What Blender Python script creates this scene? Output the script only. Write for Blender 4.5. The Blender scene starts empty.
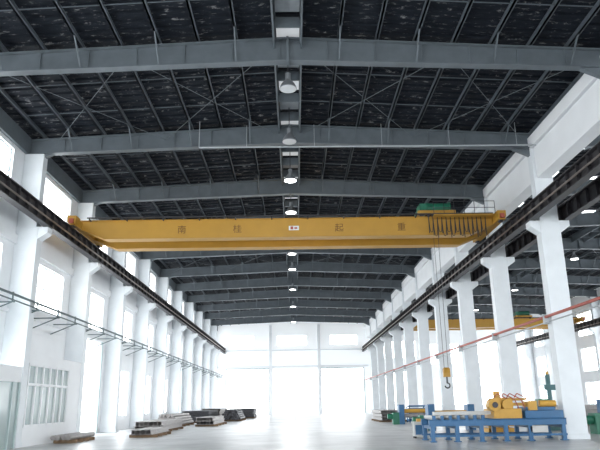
import bpy, bmesh, math, random
from mathutils import Vector, Matrix
random.seed(4)
scene=bpy.context.scene
try:
    scene.view_settings.view_transform='Standard'
    scene.view_settings.look='None'
    scene.view_settings.exposure=0.55
except Exception as e: print(e)

# ---------------- materials ----------------
def mat(name,col,rough=0.6,metal=0.0,var=0.12,scale=3.0,emis=None,es=0.0,bump=0.0,stretch=(1,1,1),col2=None):
    m=bpy.data.materials.new(name); m.use_nodes=True
    nt=m.node_tree; b=nt.nodes['Principled BSDF']
    b.inputs['Roughness'].default_value=rough; b.inputs['Metallic'].default_value=metal
    tc=nt.nodes.new('ShaderNodeTexCoord'); mp=nt.nodes.new('ShaderNodeMapping')
    mp.inputs['Scale'].default_value=stretch
    nz=nt.nodes.new('ShaderNodeTexNoise'); nz.inputs['Scale'].default_value=scale; nz.inputs['Detail'].default_value=5
    cr=nt.nodes.new('ShaderNodeValToRGB')
    c2=col2 if col2 else tuple(c*(1-var) for c in col)
    cr.color_ramp.elements[0].position=0.3; cr.color_ramp.elements[1].position=0.7
    cr.color_ramp.elements[0].color=(*c2,1); cr.color_ramp.elements[1].color=(*col,1)
    nt.links.new(tc.outputs['Object'],mp.inputs['Vector']); nt.links.new(mp.outputs[0],nz.inputs['Vector'])
    nt.links.new(nz.outputs['Fac'],cr.inputs['Fac']); nt.links.new(cr.outputs[0],b.inputs['Base Color'])
    if emis:
        b.inputs['Emission Color'].default_value=(*emis,1); b.inputs['Emission Strength'].default_value=es
    if bump:
        bp=nt.nodes.new('ShaderNodeBump'); bp.inputs['Strength'].default_value=bump
        nt.links.new(nz.outputs['Fac'],bp.inputs['Height']); nt.links.new(bp.outputs[0],b.inputs['Normal'])
    return m
WHITE=mat('painted_wall',(.84,.86,.88),.7,var=.05,scale=1.0)
COLM=mat('column_paint',(.77,.81,.84),.6,var=.08,scale=1.5)
STEEL=mat('rafter_steel',(.14,.165,.185),.5,var=.2,scale=2)
PURL=mat('purlin_steel',(.105,.125,.145),.5,var=.25,scale=3)
RUN=mat('runway_steel',(.024,.022,.026),.5,var=.3,scale=4)
RAIL=mat('rail_steel',(.25,.22,.2),.4,metal=.6)
YEL=mat('crane_yellow',(.50,.27,.035),.45,var=.08,scale=2)
YEL2=mat('machine_yellow',(.58,.32,.05),.4,var=.1,scale=5)
GREEN=mat('hoist_green',(.02,.17,.10),.4)
DARK=mat('dark_rubber',(.03,.03,.035),.6)
BLUE=mat('machine_blue',(.03,.13,.28),.4,var=.15,scale=5)
TEAL=mat('bracket_steel',(.10,.14,.15),.5)
DTEAL=mat('machine_teal',(.07,.18,.19),.5)
RED=mat('pipe_red',(.42,.09,.06),.45)
GREYP=mat('pipe_grey',(.45,.48,.5),.45)
FRAMEW=mat('window_frame',(.42,.52,.53),.5)
PANE=mat('window_daylit_glass',(.9,.95,1),.3,var=.02,emis=(.95,.98,1),es=4.6)
CLAD=mat('glowing_wall_cladding',(.85,.88,.9),.6,var=.05,emis=(.95,.98,1),es=.22)  # back wall surface emits on its own, added to whiten the far end
DOORP=mat('glowing_door_panel',(.85,.88,.9),.6,var=.04,emis=(.97,.99,1),es=.9)  # emission added so the closed middle door looks as bright as the openings
LAMPE=mat('lamp_lens',(1,1,1),.3,emis=(1,1,1),es=8.0,var=0)
LAMPD=mat('lamp_lens_dim',(.5,.52,.54),.3,emis=(1,1,1),es=.05,var=0)
ALU=mat('lamp_aluminium',(.3,.32,.34),.35,metal=.5)
STOCK=mat('stock_steel',(.38,.36,.35),.45,metal=.5,var=.3,scale=6)
STOCKD=mat('stock_dark',(.08,.08,.09),.5,metal=.3,var=.3,scale=6)
WOOD=mat('sleeper_wood',(.30,.2,.12),.8,var=.3,scale=8)
TXT=mat('lettering_paint',(.16,.07,.012),.6)
SKYL=mat('skylight_panel',(.9,.9,.9),.5,emis=(.95,.98,1),es=2.2,var=.02)
RIDGE=mat('ridge_panel',(.36,.39,.42),.6,var=.2)
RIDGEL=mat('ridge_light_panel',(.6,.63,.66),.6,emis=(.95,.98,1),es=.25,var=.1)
GLASSD=mat('office_glass',(.38,.46,.46),.12,var=.2,scale=.6)
CURB=mat('machine_grey',(.55,.56,.55),.5)

def floor_mat():
    m=bpy.data.materials.new('concrete_floor'); m.use_nodes=True
    nt=m.node_tree;b=nt.nodes['Principled BSDF']
    tc=nt.nodes.new('ShaderNodeTexCoord')
    n1=nt.nodes.new('ShaderNodeTexNoise'); n1.inputs['Scale'].default_value=.35; n1.inputs['Detail'].default_value=8; n1.inputs['Roughness'].default_value=.65
    cr=nt.nodes.new('ShaderNodeValToRGB')
    cr.color_ramp.elements[0].position=.34; cr.color_ramp.elements[0].color=(.36,.37,.375,1)
    cr.color_ramp.elements[1].position=.60; cr.color_ramp.elements[1].color=(.58,.59,.60,1)
    br=nt.nodes.new('ShaderNodeTexBrick'); br.offset=0; br.inputs['Scale'].default_value=1
    br.inputs['Brick Width'].default_value=6; br.inputs['Row Height'].default_value=6; br.inputs['Mortar Size'].default_value=.03
    br.inputs['Color1'].default_value=(1,1,1,1);br.inputs['Color2'].default_value=(.94,.94,.94,1);br.inputs['Mortar'].default_value=(.7,.7,.7,1)
    mx=nt.nodes.new('ShaderNodeMix'); mx.data_type='RGBA'; mx.blend_type='MULTIPLY'; mx.inputs[0].default_value=1
    nt.links.new(tc.outputs['Object'],n1.inputs['Vector']);nt.links.new(tc.outputs['Object'],br.inputs['Vector'])
    nt.links.new(n1.outputs['Fac'],cr.inputs['Fac'])
    nt.links.new(cr.outputs[0],mx.inputs[6]);nt.links.new(br.outputs[0],mx.inputs[7])
    nt.links.new(mx.outputs[2],b.inputs['Base Color'])
    b.inputs['Roughness'].default_value=.34
    return m
FLOOR=floor_mat()
def deck_mat():
    m=bpy.data.materials.new('roof_deck'); m.use_nodes=True
    nt=m.node_tree;b=nt.nodes['Principled BSDF']
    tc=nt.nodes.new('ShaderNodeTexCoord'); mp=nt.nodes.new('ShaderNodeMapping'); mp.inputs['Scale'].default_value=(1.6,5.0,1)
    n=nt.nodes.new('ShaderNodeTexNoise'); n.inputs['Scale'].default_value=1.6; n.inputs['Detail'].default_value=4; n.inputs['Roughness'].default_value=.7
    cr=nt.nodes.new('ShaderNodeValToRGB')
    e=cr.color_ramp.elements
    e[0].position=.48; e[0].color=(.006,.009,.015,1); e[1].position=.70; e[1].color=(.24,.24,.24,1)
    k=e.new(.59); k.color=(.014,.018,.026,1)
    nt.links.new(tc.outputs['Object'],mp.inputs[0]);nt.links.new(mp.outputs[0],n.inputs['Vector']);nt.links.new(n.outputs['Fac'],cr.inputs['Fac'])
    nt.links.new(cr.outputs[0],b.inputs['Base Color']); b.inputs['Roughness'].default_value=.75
    b.inputs['Specular IOR Level'].default_value=.25
    return m
DECK=deck_mat()
GROUND=mat('outside_ground',(.6,.6,.58),.9,scale=.5)

# ---------------- mesh builder ----------------
class MB:
    def __init__(s): s.v=[];s.f=[];s.m=[];s.mats=[]
    def mi(s,m):
        if m not in s.mats: s.mats.append(m)
        return s.mats.index(m)
    def add(s,vs,fs,m):
        o=len(s.v); s.v+= [tuple(v) for v in vs]; k=s.mi(m)
        for f in fs: s.f.append([i+o for i in f]); s.m.append(k)
    def box(s,x0,x1,y0,y1,z0,z1,m):
        vs=[(x,y,z) for x in(x0,x1) for y in(y0,y1) for z in(z0,z1)]
        s.add(vs,[(0,1,3,2),(4,6,7,5),(0,4,5,1),(2,3,7,6),(0,2,6,4),(1,5,7,3)],m)
    def prism(s,poly,vec,m):
        n=len(poly); vec=Vector(vec); a=[Vector(p) for p in poly]; b=[p+vec for p in a]
        fs=[tuple(range(n)),tuple(range(2*n-1,n-1,-1))]
        for i in range(n): j=(i+1)%n; fs.append((i,j,n+j,n+i))
        s.add(a+b,fs,m)
    def cyl(s,p0,p1,r,m,n=12,r2=None):
        p0=Vector(p0);p1=Vector(p1);d=(p1-p0).normalized(); r2=r if r2 is None else r2
        up=Vector((0,0,1)) if abs(d.z)<.9 else Vector((1,0,0))
        u=d.cross(up).normalized();w=d.cross(u)
        vs=[];
        for i in range(n):
            t=2*math.pi*i/n; o=u*math.cos(t)+w*math.sin(t)
            vs.append(p0+o*r); vs.append(p1+o*r2)
        fs=[(2*i,2*((i+1)%n),2*((i+1)%n)+1,2*i+1) for i in range(n)]
        fs.append(tuple(range(0,2*n,2))); fs.append(tuple(range(2*n-1,0,-2)))
        s.add(vs,fs,m)
    def bar(s,p0,p1,w,h,m):
        p0=Vector(p0);p1=Vector(p1);d=(p1-p0).normalized()
        up=Vector((0,0,1)) if abs(d.z)<.95 else Vector((0,1,0))
        u=d.cross(up).normalized()*w/2; v=u.cross(d).normalized()*h/2
        a=[p0-u-v,p0+u-v,p0+u+v,p0-u+v]
        s.prism(a,p1-p0,m)
    def tube(s,pts,r,m,n=8):
        for a,b in zip(pts[:-1],pts[1:]): s.cyl(a,b,r,m,n)
    def obj(s,name,parent=None,bevel=0,loc=None):
        me=bpy.data.meshes.new(name)
        vs=s.v
        if loc is not None: vs=[(x-loc[0],y-loc[1],z-loc[2]) for x,y,z in s.v]
        me.from_pydata(vs,[],s.f)
        for m in s.mats: me.materials.append(m)
        me.polygons.foreach_set('material_index',s.m)
        bm=bmesh.new(); bm.from_mesh(me); bmesh.ops.recalc_face_normals(bm,faces=bm.faces); bm.to_mesh(me); bm.free()
        o=bpy.data.objects.new(name,me); scene.collection.objects.link(o)
        if loc is not None: o.location=loc
        if parent: o.parent=parent
        if bevel:
            b=o.modifiers.new('bevel','BEVEL'); b.width=bevel; b.segments=2; b.limit_method='ANGLE'
        return o
def empty(name):
    e=bpy.data.objects.new(name,None); scene.collection.objects.link(e); return e

def wall_holes(mb,axis,pos0,pos1,a0,a1,z0,z1,holes,m):
    A=sorted(set([a0,a1]+[h[0] for h in holes]+[h[1] for h in holes]))
    Z=sorted(set([z0,z1]+[h[2] for h in holes]+[h[3] for h in holes]))
    for zi in range(len(Z)-1):
        run=None
        zc=(Z[zi]+Z[zi+1])/2
        for ai in range(len(A)-1):
            ac=(A[ai]+A[ai+1])/2
            hole=any(h[0]<ac<h[1] and h[2]<zc<h[3] for h in holes)
            if hole:
                if run is not None:
                    _b(mb,axis,pos0,pos1,run,A[ai],Z[zi],Z[zi+1],m); run=None
            elif run is None: run=A[ai]
        if run is not None: _b(mb,axis,pos0,pos1,run,A[-1],Z[zi],Z[zi+1],m)
def _b(mb,axis,p0,p1,a0,a1,z0,z1,m):
    if axis=='x': mb.box(p0,p1,a0,a1,z0,z1,m)
    else: mb.box(a0,a1,p0,p1,z0,z1,m)

YS=-12.0; YB=96.0; XL=-11.9; XM=11.15; XR=33.6
FR=[5+7*i for i in range(-2,14)]
FR=[y for y in FR if y<94]

# ---------------- floor / ground ----------------
mb=MB(); mb.box(XL-.3,XR+.3,YS,YB+.3,-.3,0,FLOOR); mb.obj('floor')
mb=MB(); mb.box(-150,160,-120,260,-.6,-.32,GROUND); mb.obj('ground')

# ---------------- left wall ----------------
wcount=[0]
def window(axis,pos,a0,a1,z0,z1,nv,nh,pane=PANE,fr=FRAMEW,t=.05):
    wcount[0]+=1
    mb=MB()
    d=.04
    _b(mb,axis,pos-.01,pos+.01,a0,a1,z0,z1,pane)
    for i in range(nv+1):
        a=a0+(a1-a0)*i/nv; a=min(max(a,a0+t/2),a1-t/2)
        _b(mb,axis,pos-d,pos+d,a-t/2,a+t/2,z0,z1,fr)
    for i in range(nh+1):
        z=z0+(z1-z0)*i/nh; z=min(max(z,z0+t/2),z1-t/2)
        _b(mb,axis,pos-d*.9,pos+d*.9,a0,a1,z-t/2,z+t/2,fr)
    return mb.obj('window_%d'%wcount[0])
holes=[]
bays=[(-9+7*i) for i in range(0,15)]
for i,y in enumerate(bays):
    a0,a1=y+1.35,y+5.75
    if a1>YB-0.5: continue
    holes.append((a0,a1,10.2,12.2,'w')); holes.append((a0,a1,5.95,8.0,'w'))
    if y in(33,61,82): holes.append((a0-.2,a1+.1,0,5.3,'d'))
    elif y!=26: holes.append((a0,a1,.9,3.9,'w'))
mb=MB(); wall_holes(mb,'x',XL-.3,XL,YS,YB,0,13.3,holes,WHITE)
mb.box(XL,XL+.12,YS,YB,8.25,8.65,WHITE); mb.box(XL,XL+.1,YS,YB,5.35,5.5,WHITE)
mb.obj('wall_left')
for h in holes:
    if h[4]=='w': window('x',XL-.15,h[0],h[1],h[2],h[3],4,2)
dn=0
for h in holes:
    if h[4]=='d':
        dn+=1; mb=MB()
        mb.box(XL,XL+.08,h[0]-.2,h[0],0,h[3]+.04,FRAMEW); mb.box(XL,XL+.08,h[1],h[1]+.15,0,h[3]+.04,FRAMEW)
        mb.obj('door_%d'%dn)

# right outer wall
holes=[]
for i,y in enumerate(bays):
    a0,a1=y+1.2,y+5.8
    if a1>YB-0.5: continue
    holes.append((a0,a1,8.6,11.2)); holes.append((a0,a1,4.6,7.2)); holes.append((a0,a1,1.0,3.4))
mb=MB(); wall_holes(mb,'x',XR,XR+.3,YS,YB,0,13.3,holes,WHITE); mb.obj('wall_right')
for h in holes: window('x',XR+.15,h[0],h[1],h[2],h[3],4,2)

# back wall
H2=[(-10.3,-4.0,0,6.6,'d'),(4.0,10.3,0,6.6,'d'),(-3.4,3.4,0,6.6,'p'),(-10,-6.2,10.1,11.6,'w'),(-2.7,1.9,10.1,11.6,'w'),(5.4,9.6,10.1,11.6,'w'),
    (13,18,0,6.0,'d'),(19.5,25,7,10,'w'),(26,31.5,7,10,'w'),(13,18.5,8,10.5,'w'),(21,31,1,5,'w')]
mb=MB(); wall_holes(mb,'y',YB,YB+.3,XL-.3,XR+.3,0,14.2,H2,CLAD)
for x in(-3.7,3.7): mb.box(x-.22,x+.22,YB-.25,YB,0,13.2,WHITE)
mb.box(XL,XM,YB-.12,YB,6.8,7.1,WHITE); mb.box(XL,XM,YB-.1,YB,9.3,9.5,WHITE)
mb.obj('wall_back')
for h in H2:
    if h[4]=='w': window('y',YB+.15,h[0],h[1],h[2],h[3],5,2)
    elif h[4]=='p':
        dn+=1; mb=MB()
        for i in range(4):
            a=h[0]+(h[1]-h[0])*i/4; b=h[0]+(h[1]-h[0])*(i+1)/4
            mb.box(a+.02,b-.02,YB+.05,YB+.12,0.02,h[3],DOORP)
            mb.box(a,a+.06,YB,YB+.05,0,h[3],WHITE)
        for z in(2.2,4.4): mb.box(h[0],h[1],YB,YB+.05,z,z+.1,WHITE)
        mb.obj('door_%d'%dn)
    else:
        dn+=1; mb=MB()
        mb.box(h[0]-.15,h[0],YB-.06,YB,0,h[3]+.15,FRAMEW); mb.box(h[1],h[1]+.15,YB-.06,YB,0,h[3]+.15,FRAMEW); mb.box(h[0],h[1],YB-.06,YB,h[3],h[3]+.15,FRAMEW)
        mb.obj('door_%d'%dn)

# ---------------- columns ----------------
def column(x,y,side):
    mb=MB(); d=.26
    if side==1: xa,xb=XL+.0,XL+.95
    elif side==-1: xa,xb=XR-.95,XR
    else: xa,xb=x-.44,x+.44
    mb.box(xa,xb,y-d,y+d,0,9.0,COLM)
    mb.box(xa-(0.04 if side!=1 else 0),xb+(0.04 if side!=-1 else 0),y-d-.04,y+d+.04,0,.2,COLM)
    if side==1: ua,ub=xa,xa+.85
    elif side==-1: ua,ub=xb-.85,xb
    else: ua,ub=x-.42,x+.42
    mb.box(ua,ub,y-d+.03,y+d-.03,9.0,12.4,COLM)
    def corb(xe,s):
        pts=[(xe,y-d,8.45),(xe,y-d,9.0),(xe+s*.42,y-d,9.0),(xe+s*.42,y-d,8.75)]
        mb.prism(pts,(0,2*d,0),COLM)
    if side==1 or side==0: corb(xb,1)
    if side==-1 or side==0: corb(xa,-1)
    return mb.obj('column',bevel=.015)
for y in FR:
    column(XL,y,1); column(XM,y,0); column(XR,y,-1)

mb=MB()
for y in [YS-.0]+FR:
    ya_=y+.27 if y!=YS else YS; yb_=min([f for f in FR if f>y]+[YB])-.27
    mb.box(XM-.3,XM+.3,ya_,yb_,10.95,12.38,WHITE)
mb.box(XM-.42,XM+.42,YS,YB,12.42,12.95,WHITE); mb.obj('wall_valley')
mb=MB(); mb.box(XL,XL+.15,YS,YB,12.4,13.2,STEEL); mb.obj('trim_1')

# ---------------- runway beams ----------------
def runway(x):
    mb=MB()
    z0,z1=9.0,9.7
    mb.box(x-.16,x+.16,YS,YB,z0,z0+.04,RUN); mb.box(x-.18,x+.18,YS,YB,z1-.04,z1,RUN)
    mb.box(x-.02,x+.02,YS,YB,z0+.04,z1-.04,RUN)
    y=YS+.5
    while y<YB-.2:
        mb.box(x-.15,x+.15,y-.02,y+.02,z0+.04,z1-.04,RUN); y+=.875
    mb.box(x-.04,x+.04,YS,YB,z1,z1+.12,RAIL)
    s=1 if x<XM and x<0 or (x>XM and x<20) else -1
    mb.box(x+s*.24-.02,x+s*.24+.02,YS,YB,9.2,9.27,RAIL)
    y=YS+.5
    while y<YB-.2:
        mb.box(min(x,x+s*.26),max(x,x+s*.26),y-.02,y+.02,9.27,9.31,RUN); y+=1.75
    return mb.obj('crane_runway_beam')
runway(-10.6); runway(10.38); runway(11.92); runway(32.3)

# ---------------- roof ----------------
def rafter(x0,x1,xc,y):
    mb=MB(); half=(x1-x0)/2
    tz=lambda x: 13.72-.60*abs(x-xc)/half
    bz=lambda x: 12.86-.40*abs(x-xc)/half
    def sect(xa,xb,za,zb,zc,zd,dy,m):
        mb.prism([(xa,y-dy,za),(xb,y-dy,zb),(xb,y-dy,zc),(xa,y-dy,zd)],(0,2*dy,0),m)
    for xa,xb in((x0,xc),(xc,x1)):
        sect(xa,xb,bz(xa)+.02,bz(xb)+.02,tz(xb)-.02,tz(xa)-.02,.02,STEEL)
        sect(xa,xb,bz(xa)-.03,bz(xb)-.03,bz(xb)+.02,bz(xa)+.02,.16,STEEL)
        sect(xa,xb,tz(xa)-.03,tz(xb)-.03,tz(xb)+.02,tz(xa)+.02,.16,STEEL)
    n=14
    for i in range(1,n):
        x=x0+(x1-x0)*i/n
        mb.box(x-.015,x+.015,y-.08,y+.08,bz(x),tz(x)-.02,STEEL)
    mb.box(xc-.04,xc+.04,y-.2,y+.2,12.76,13.74,STEEL)
    for xe,s in((x0,1),(x1,-1)):
        mb.prism([(xe,y-.1,12.1),(xe+s*.45,y-.1,12.1),(xe+s*1.2,y-.1,12.45),(xe,y-.1,12.45)],(0,.2,0),STEEL)
    return mb.obj('roof_rafter')
XC1=-.10; XC2=(XM+XR)/2
for y in FR:
    rafter(XL+.02,XM,XC1,y); rafter(XM,XR,XC2,y)
def roof(x0,x1,xc):
    half=(x1-x0)/2
    mb=MB()
    zt=lambda x: 14.02-.62*abs(x-xc)/half
    prof=[]; y=YS
    while y<YB:
        prof+= [(y,0),(y+.22,0),(y+.26,.07),(y+.40,.07),(y+.44,0)]; y+=.5
    for xa,xb in((x0,xc),(xc,x1)):
        vs=[];fs=[]
        for (yy,dz) in prof:
            vs.append((xa,yy,zt(xa)+dz));vs.append((xb,yy,zt(xb)+dz))
        for i in range(len(prof)-1): fs.append((2*i,2*i+1,2*i+3,2*i+2))
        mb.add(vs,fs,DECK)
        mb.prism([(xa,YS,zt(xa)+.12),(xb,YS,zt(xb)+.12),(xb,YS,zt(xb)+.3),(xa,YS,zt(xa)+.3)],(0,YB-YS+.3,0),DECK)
    return mb
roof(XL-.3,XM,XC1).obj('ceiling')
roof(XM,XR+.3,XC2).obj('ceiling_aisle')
def purlins(x0,x1,xc,name):
    mb=MB(); half=(x1-x0)/2
    n=8
    for s in(-1,1):
        for i in range(n+1):
            x=xc+s*(.45+(half-.9)*i/n)
            z=13.78-.62*abs(x-xc)/half
            mb.box(x-.035,x+.035,YS,YB,z,z+.2,PURL)
            mb.box(x-.035,x+.07,YS,YB,z,z+.02,PURL)
    for y in FR:
        for s in(-1,1):
            for ye in(y+2.33,y+4.67):
                mb.bar((xc+s*.45,ye,13.80),(xc+s*(half-.4),ye,13.22),.03,.03,PURL)
    for y in FR:
        for s in(-1,1):
            for i in range(1,n,2):
                x=xc+s*(.45+(half-.9)*i/n); z=13.80-.62*abs(x-xc)/half
                zb=12.88-.40*abs(x-xc)/half
                for t in(-1,1):
                    mb.bar((x,y+t*.05,zb),(x,y+t*.85,z),.05,.05,STEEL)
    return mb.obj(name)
purlins(XL,XM,XC1,'roof_purlins'); purlins(XM,XR,XC2,'roof_purlins')
mb=MB()
for y in FR[:-1]:
    if y in(5,19,47,75):
        for xc,half in((XC1,11.5),(XC2,11.2)):
            for a,b in((-10.6,-5.6),(-5.6,-.6),(.6,5.6),(5.6,10.6)):
                za=13.35-.5*abs(a)/half; zb=13.35-.5*abs(b)/half
                mb.cyl((xc+a,y,za),(xc+b,y+7,zb),.012,STEEL,6); mb.cyl((xc+b,y,zb),(xc+a,y+7,za),.012,STEEL,6)
mb.obj('roof_bracing_rods')
for xc in(XC1,XC2):
    mb=MB()
    mb.box(xc-.5,xc-.44,YS,YB,13.35,13.80,STEEL); mb.box(xc+.44,xc+.5,YS,YB,13.35,13.80,STEEL)
    y=YS+.5; k=0
    while y<YB-1:
        mb.box(xc-.42,xc+.42,y,y+1.1,13.86,13.9,RIDGEL if k%2 else RIDGE)
        mb.box(xc-.44,xc+.44,y+1.35,y+1.4,13.45,13.85,STEEL)
        y+=1.75; k+=1
    mb.obj('ridge_vent')
for (x,y) in [(14.0,27.6),(14.0,31.6),(14.0,37),(14.0,44),(17.2,33),(14,51),(14,58),(20,40),(26,45)]:
    half=(XR-XM)/2; z=13.98-.62*abs(x-XC2)/half
    mb=MB(); mb.box(x-.55,x+.55,y,y+.9,z-.06,z-.03,SKYL)
    for a in(-.58,.55): mb.box(x+a,x+a+.03,y,y+.9,z-.1,z+.0,FRAMEW)
    mb.obj('skylight')

# ---------------- high bay lamps ----------------
def lamp(x,y,lit):
    mb=MB()
    o=.35; q=.62
    mb.cyl((x,y,12.5+o),(x,y,13.84),.02,DARK,6)
    mb.cyl((x,y,12.25+o),(x,y,12.5+o),.1,ALU,14)
    pr=[(.14*q,12.27),(.24*q,12.20),(.36*q,12.1),(.46*q,11.98),(.50*q,11.90)]
    for (r1,z1),(r2,z2) in zip(pr[:-1],pr[1:]): mb.cyl((x,y,z1+o),(x,y,z2+o),r1,ALU,20,r2=r2)
    mb.cyl((x,y,11.92+o),(x,y,11.88+o),.47*q,LAMPE if lit else LAMPD,20)
    return mb.obj('high_bay_lamp')
for y,l in((5,1),(12,1),(19.8,0),(24.4,0),(29.2,1),(34.6,1),(45,1),(50.5,1),(60,1),(71,1),(85,1)):
    lamp(XC1,y,l)
    if l and y!=29.2:
        L=bpy.data.lights.new('high_bay_light','AREA'); L.shape='DISK'; L.size=.58; L.energy=380; L.color=(.95,.98,1)
        lo=bpy.data.objects.new('high_bay_light',L); lo.location=(XC1,y,12.2); scene.collection.objects.link(lo)
for y in(20,34,48,62,76): lamp(XC2,y,1)

# ---------------- overhead crane ----------------
def crane(yf,x0,x1,text=True,troX=None):
    root=empty('overhead_crane')
    mb=MB()
    zt,zb=10.36,9.46
    for yy in(yf,yf+2.0):
        w=.5
        pr=[(x0+.15,yy,zt-.4),(x0+1.35,yy,zb),(x1-1.35,yy,zb),(x1-.15,yy,zt-.4),(x1-.15,yy,zt),(x0+.15,yy,zt)]
        mb.prism(pr,(0,w,0),YEL)
        mb.box(x0+.1,x1-.1,yy-.06,yy+w+.06,zt,zt+.035,YEL)
        mb.box(x0+1.35,x1-1.35,yy-.06,yy+w+.06,zb-.03,zb,YEL)
        for xa,xb in((x0+.15,x0+1.35),(x1-.15,x1-1.35)):
            mb.prism([(xa,yy-.06,zt-.4),(xb,yy-.06,zb),(xb,yy-.06,zb-.03),(xa,yy-.06,zt-.43)],(0,w+.12,0),YEL)
        mb.box(x0+.3,x1-.3,yy+w/2-.03,yy+w/2+.03,zt+.035,zt+.12,RAIL)
    mb.obj('box_girders',root)
    mb=MB()
    for xe in(x0,x1):
        mb.box(xe-.17,xe+.17,yf-1.0,yf+3.5,9.92,10.3,YEL)
        for yy in(yf-.75,yf+3.25):
            mb.cyl((xe-.08,yy,10.02),(xe+.08,yy,10.02),.2,STOCKD,20)
            mb.box(xe-.2,xe+.2,yy-.3,yy+.3,10.05,10.36,YEL)
        mb.box(xe-.1,xe+.1,yf-1.12,yf-1.0,9.98,10.2,RED)
    mb.obj('end_carriages',root)
    mb=MB()
    mb.box(x1-3.2,x1-.2,yf-.75,yf-.06,10.25,10.29,YEL)
    for i in range(7):
        x=x1-3.2+i*.5; mb.cyl((x,yf-.72,10.29),(x,yf-.72,10.95),.015,DARK,6)
    for z in(10.62,10.95): mb.cyl((x1-3.2,yf-.72,z),(x1-.2,yf-.72,z),.015,DARK,6)
    mb.box(x0+.3,x1-.4,yf+2.56,yf+3.2,10.28,10.32,YEL)
    mb.obj('walkway_railing',root)
    mb=MB()
    yc=yf-.35
    mb.box(x0+.5,x1-.2,yc-.03,yc+.03,10.40,10.46,DARK)
    for i in range(12):
        x=x0+.6+i*(x1-x0-1)/11; mb.box(x-.02,x+.02,yc,yf,10.33,10.4,DARK)
    n=13; xs=x1-3.4
    for i in range(n+1):
        x=xs+i*.215
        mb.box(x-.05,x+.05,yc-.05,yc+.05,10.28,10.42,DARK)
        mb.cyl((x,yc,10.3),(x,yc,9.45-.12*(i%3)),.022,DARK,6)
        if i<n:
            pts=[]
            for k in range(9):
                t=k/8; pts.append((x+.215*t,yc,10.3-1.0*(1-(2*t-1)**4)*(.8+.2*(i%2))))
            mb.tube(pts,.016,DARK,5)
    mb.obj('festoon_cables',root)
    tx=troX
    mb=MB()
    zr=zt+.14
    mb.box(tx-.95,tx+.95,yf+.1,yf+.35,zr+.08,zr+.26,YEL); mb.box(tx-.95,tx+.95,yf+2.15,yf+2.4,zr+.08,zr+.26,YEL)
    for a in(-.9,-.1,.7): mb.box(tx+a,tx+a+.2,yf+.35,yf+2.15,zr+.08,zr+.24,YEL)
    for a in(-.75,.75):
        for b in(.25,2.25): mb.cyl((tx+a,yf+b-.05,zr+.05),(tx+a,yf+b+.05,zr+.05),.1,STOCKD,14)
    mb.cyl((tx-.35,yf+.75,zr+.55),(tx+.75,yf+.75,zr+.55),.27,GREEN,24)
    for a in(-.4,.75): mb.cyl((tx+a,yf+.75,zr+.55),(tx+a+.06,yf+.75,zr+.55),.32,GREEN,24)
    mb.box(tx-.8,tx-.42,yf+.35,yf+1.2,zr+.24,zr+.7,GREEN)
    mb.cyl((tx-.6,yf+1.2,zr+.5),(tx-.6,yf+1.9,zr+.5),.2,GREEN,18)
    mb.box(tx+.3,tx+.8,yf+1.3,yf+1.8,zr+.24,zr+.7,GREEN)
    mb.obj('hoist_trolley',root)
    if text:
        mb=MB(); cx,cy=tx+.12,yf+1.25
        for a in(-.12,.12): mb.cyl((cx+a,cy,zr+.2),(cx+a*.8,cy,3.0),.011,STOCKD,6)
        mb.box(cx-.16,cx+.16,cy-.1,cy+.1,2.65,3.05,YEL)
        mb.cyl((cx-.12,cy,2.95),(cx+.12,cy,2.95),.15,YEL,18)
        mb.cyl((cx,cy,2.36),(cx,cy,2.67),.04,STOCKD,10)
        pts=[]
        for k in range(12):
            t=math.radians(100-k*25); pts.append((cx+.0+.12*math.cos(t),cy,2.25+.12*math.sin(t)))
        mb.tube(pts,.032,STOCKD,8)
        mb.obj('hook_block',root)
        for ch,xp in(('南',-5.5),('桂',-2.75),('起',2.3),('重',5.4)):
            c=bpy.data.curves.new('lettering','FONT'); c.body=ch; c.size=.45; c.align_x='CENTER'; c.extrude=.004
            t=bpy.data.objects.new('lettering',c); scene.collection.objects.link(t); t.location=(xp,yf-.008,9.72); t.rotation_euler=(math.pi/2,0,0)
            c.materials.append(TXT); t.parent=root
        mb=MB(); mb.box(-.2,.3,yf-.015,yf,9.78,10.0,COLM); mb.box(-.12,.02,yf-.02,yf-.015,9.82,9.97,RED); mb.box(.07,.22,yf-.02,yf-.015,9.84,9.93,RED)
        mb.obj('logo_plate',root)
    return root
crane(29.6,-10.6,10.1,True,7.25)
crane(70.0,12.0,32.2,False,26)

# ---------------- pipes ----------------
mb=MB()
px=XL+1.15
mb.cyl((px,YS,5.72),(px,YB-.3,5.72),.05,TEAL,8); mb.cyl((px,YS,5.50),(px,YB-.3,5.50),.03,TEAL,8)
y=YS+.7
while y<YB-1:
    mb.bar((XL,y,5.42),(px+.1,y,5.42),.05,.05,TEAL)
    mb.bar((XL,y,4.95),(px,y,5.42),.04,.04,TEAL)
    mb.bar((px,y,5.42),(px,y,5.8),.05,.05,TEAL)
    y+=2.33
mb.obj('wall_pipe_rack')
mb=MB()
rx=XM-.60
mb.cyl((rx,YS,4.85),(rx,YB-.3,4.85),.06,RED,10)
mb.cyl((rx,YS,4.62),(rx,YB-.3,4.62),.03,GREYP,8)
for y in FR: mb.box(rx-.1,rx+.13,y-.04,y+.04,4.55,4.95,GREYP)
mb.obj('fire_pipe')
mb=MB(); mb.cyl((XC1-4,25.4,12.45),(XM-.3,25.4,12.40),.035,GREYP,8); mb.cyl((XC1-4,25.4,12.45),(XC1-4,25.4,13.7),.015,GREYP,8)
for x in(-2,1,4,7,10): mb.cyl((x,25.4,12.42),(x,25.4,13.5),.012,GREYP,6)
mb.obj('roof_conduit')

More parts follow.
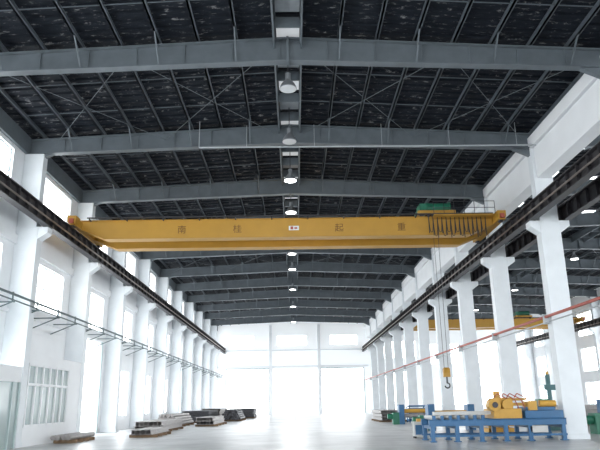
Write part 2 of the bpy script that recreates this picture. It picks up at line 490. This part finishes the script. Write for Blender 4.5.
# ---------------- office (left) ----------------
mb=MB()
ox=XL+.93
mb.box(ox-.1,ox,26.3,32.7,0,.75,WHITE); mb.box(ox-.1,ox,26.3,32.7,3.3,3.6,WHITE)
mb.box(XL,ox,26.3,32.7,3.6,3.7,WHITE)
mb.box(ox-.08,ox-.04,26.3,31.0,.75,3.3,GLASSD)
for i in range(7):
    y=26.35+i*.775; mb.box(ox-.12,ox+.03,y-.05,y+.05,.75,3.3,WHITE)
for z in(.8,2.45,3.25): mb.box(ox-.12,ox+.02,26.3,31.0,z-.05,z+.05,WHITE)
mb.box(ox-.1,ox,31.05,32.7,.75,3.3,WHITE)
mb.obj('office_partition')
mb=MB()
mb.box(ox-.1,ox,19.4,25.7,2.5,3.1,WHITE); mb.box(ox-.08,ox-.03,19.4,25.7,0,2.5,GLASSD)
for y in(19.4,20.8,22.2,23.6,25.0,25.6): mb.box(ox-.1,ox+.02,y-.05,y+.05,0,2.5,FRAMEW)
mb.obj('office_partition')

# ---------------- steel stock (left) ----------------
def stack(x0,x1,y0,y1,h,kind,m):
    mb=MB()
    for k in range(4):
        y=y0+.5+(y1-y0-1)*k/3; mb.box(x0-.05,x1+.05,y-.08,y+.08,0,.14,WOOD)
    if kind=='pipe':
        r=.11; rows=int((h)/(r*1.75)); 
        for j in range(rows):
            n=int((x1-x0)/(2*r))-j
            for i in range(n):
                x=x0+r*(1+j)+i*2*r; z=.14+r+j*r*1.74; dy=random.uniform(-.25,.25)
                mb.cyl((x,y0+dy,z),(x,y1+dy,z),r*.97,m,10)
    elif kind=='ibeam':
        rows=max(1,int(h/.26)); n=int((x1-x0)/.24)
        for j in range(rows):
            for i in range(n):
                x=x0+.12+i*.24; z=.14+j*.26; dy=random.uniform(-.3,.3)
                mb.box(x-.1,x+.1,y0+dy,y1+dy,z,z+.02,m); mb.box(x-.1,x+.1,y0+dy,y1+dy,z+.22,z+.24,m); mb.box(x-.01,x+.01,y0+dy,y1+dy,z+.02,z+.22,m)
    else:
        z=.14
        while z<h:
            dx=random.uniform(-.08,.08);dy=random.uniform(-.15,.15)
            mb.box(x0+dx,x1+dx,y0+dy,y1+dy,z,z+.05,m); z+=.065
    return mb.obj({'pipe':'steel_pipe_stack','ibeam':'steel_beam_stack','plate':'steel_plate_stack'}[kind])
stack(-10.6,-9.7,28.5,32.0,.25,'pipe',STOCK)
stack(-9.4,-7.7,38,45,.6,'ibeam',STOCK)
stack(-8.3,-7.0,32.5,37.0,.28,'ibeam',STOCK)
stack(-10.2,-8.4,47,54,.8,'pipe',STOCK)
stack(-7.4,-5.8,48,55,.55,'ibeam',STOCK)
stack(-10.2,-7.8,58,65,1.0,'plate',STOCKD)
stack(-7.2,-5.2,62,68,1.0,'pipe',STOCKD)
stack(-10.2,-8,70,77,1.2,'ibeam',STOCK)
stack(-6.9,-4.8,74,80,1.1,'plate',STOCKD)

# ---------------- blue machine ----------------
root=empty('roller_processing_machine')
mb=MB()
ya,yb=25.2,26.9
for y in(ya,yb-.16):
    mb.box(5.2,10.55,y,y+.16,.58,.80,BLUE)
    mb.box(5.2,10.55,y-.03,y+.19,.80,.83,BLUE)
    mb.box(5.2,10.55,y+.03,y+.13,.18,.26,BLUE)
for x in(5.25,6.2,7.15,8.1,9.05,10.35):
    for y in(ya,yb-.16):
        mb.box(x,x+.15,y,y+.16,.03,.6,BLUE); mb.box(x-.06,x+.2,y-.05,y+.21,0,.04,BLUE)
    mb.box(x+.03,x+.12,ya+.1,yb-.1,.48,.6,BLUE)
mb.obj('bed_frame',root,bevel=.01)
mb=MB()
x=5.4
while x<7.6:
    mb.cyl((x,ya+.1,.9),(x,yb-.1,.9),.08,CURB,12); mb.box(x-.06,x+.06,ya,ya+.1,.83,.98,BLUE); mb.box(x-.06,x+.06,yb-.1,yb,.83,.98,BLUE); x+=.32
mb.box(5.5,8.0,ya+.55,ya+.75,.99,1.12,CURB); mb.box(5.6,7.9,ya+.95,ya+1.1,.99,1.1,YEL2)
mb.obj('rollers',root)
mb=MB()
mb.box(7.8,8.9,ya+.15,yb-.2,.83,1.2,YEL2)
mb.cyl((7.85,ya+.1,1.35),(7.85,ya+.5,1.35),.25,YEL2,24)
mb.cyl((8.4,ya+.2,1.35),(8.4,yb-.5,1.35),.22,YEL2,24)
mb.box(8.0,8.7,ya+.5,yb-.4,1.2,1.62,YEL2)
mb.cyl((8.2,ya+.9,1.62),(8.2,ya+.9,1.88),.14,YEL2,16)
mb.cyl((7.85,ya+.02,1.35),(7.85,ya+.1,1.35),.11,STOCKD,16)
mb.box(8.7,9.4,ya+.5,ya+.62,1.3,1.42,YEL2); mb.box(8.7,9.4,ya+.9,ya+1.0,1.5,1.6,YEL2)
for a in(8.0,8.25,8.5,8.8): mb.tube([(a,ya+.6,1.62),(a+.1,ya+.5,1.78),(a+.5,ya+.4,1.55),(a+.6,ya+.3,1.2)],.022,RED,6)
mb.obj('drive_head',root,bevel=.02)
mb=MB()
mb.box(9.0,10.5,ya+.05,yb-.1,.83,1.12,BLUE); mb.box(9.15,10.3,ya+.3,yb-.3,1.12,1.25,BLUE)
mb.box(9.2,9.55,ya+.2,ya+.9,1.12,1.48,YEL2); mb.cyl((9.7,ya+.4,1.37),(10.35,ya+.4,1.37),.13,YEL2,18)
mb.box(9.9,10.3,ya+.9,ya+1.3,1.25,1.55,GREEN)
mb.box(9.1,9.8,ya-.0,ya+.06,.3,.56,CURB)
mb.obj('hydraulic_unit',root,bevel=.015)
mb=MB()
mb.box(5.15,5.75,28.2,28.7,.08,.62,CURB); mb.box(5.12,5.78,28.17,28.73,.62,.68,CURB)
for a in(5.2,5.62):
    for b in(28.25,28.6): mb.cyl((a,b,0),(a,b,.1),.04,DARK,8)
mb.box(5.2,5.7,28.19,28.2,.15,.55,BLUE); mb.box(5.3,5.5,28.3,28.5,.68,.8,YEL2)
mb.obj('tool_cabinet')
def roller_machine(x,y,s=1.0):
    mb=MB()
    for a in(0,2.4*s): mb.box(x+a,x+a+.4*s,y,y+.9*s,0,1.5*s,BLUE)
    mb.cyl((x+.3*s,y+.45*s,1.0*s),(x+2.5*s,y+.45*s,1.0*s),.16*s,YEL2,16)
    mb.cyl((x+.3*s,y+.25*s,.65*s),(x+2.5*s,y+.25*s,.65*s),.14*s,STOCK,16)
    mb.cyl((x+.3*s,y+.65*s,.65*s),(x+2.5*s,y+.65*s,.65*s),.14*s,STOCK,16)
    mb.box(x-.5*s,x,y+.1*s,y+.8*s,0,.9*s,GREEN); mb.cyl((x-.9*s,y+.45*s,.6*s),(x-.5*s,y+.45*s,.6*s),.2*s,GREEN,14)
    mb.obj('plate_rolling_machine',bevel=.01)
roller_machine(7.2,35.0,.9); roller_machine(14.0,29.0,1.0); roller_machine(7.4,46,.9)
def drill(x,y,s):
    mb=MB()
    mb.box(x-.5*s,x+.9*s,y-.5*s,y+.5*s,0,.25*s,DTEAL); mb.cyl((x,y,.2*s),(x,y,3.5*s),.15*s,DTEAL,18)
    mb.box(x-.25*s,x+1.3*s,y-.15*s,y+.15*s,2.5*s,2.85*s,DTEAL); mb.box(x+.8*s,x+1.15*s,y-.3*s,y+.2*s,2.1*s,3.1*s,DTEAL)
    mb.cyl((x+.98*s,y-.1,1.6*s),(x+.98*s,y-.1,2.1*s),.06*s,STOCK,10); mb.cyl((x,y,3.5*s),(x,y,3.7*s),.1*s,YEL2,14)
    mb.box(x+.4*s,x+.88*s,y-.3*s,y+.3*s,.25*s,.8*s,CURB)
    mb.obj('radial_drill',bevel=.008)
drill(13.3,33.5,.8)
stack(13,15.5,38,46,.9,'pipe',STOCK); stack(17.5,20,36,44,1.1,'ibeam',STOCK); stack(6.8,9.2,52,58,.9,'ibeam',STOCK)
def crate(x,y,w,d,h,m):
    mb=MB()
    for a in(0,w-.08):
        for b in(0,d-.08): mb.box(x+a,x+a+.08,y+b,y+b+.08,0,h,m)
    k=.15
    while k<h:
        mb.box(x,x+w,y,y+.04,k,k+.12,m); mb.box(x,x+w,y+d-.04,y+d,k,k+.12,m); mb.box(x,x+.04,y,y+d,k,k+.12,m); mb.box(x+w-.04,x+w,y,y+d,k,k+.12,m); k+=.2
    mb.box(x,x+w,y,y+d,.1,.15,m)
    mb.obj('stillage_crate')
crate(9.0,30.2,1.3,1.2,.95,YEL2); crate(8.7,49.5,1.4,1.2,1.2,BLUE)

# ---------------- world & camera ----------------
w=bpy.data.worlds.new('overcast_sky'); scene.world=w; w.use_nodes=True
bg=w.node_tree.nodes['Background']; bg.inputs[0].default_value=(.93,.97,1,1); bg.inputs[1].default_value=4.2

cam=bpy.data.cameras.new('camera'); co=bpy.data.objects.new('camera',cam); scene.collection.objects.link(co)
cam.sensor_width=36; cam.lens=37.2; cam.clip_end=500
pitch=math.radians(16.1); yaw=math.radians(.65); roll=math.radians(-.9)
M=Matrix.Rotation(-yaw,4,'Z')@Matrix.Rotation(math.pi/2+pitch,4,'X')@Matrix.Rotation(roll,4,'Z')
co.matrix_world=Matrix.Translation((.02,0,1.5))@M
scene.camera=co
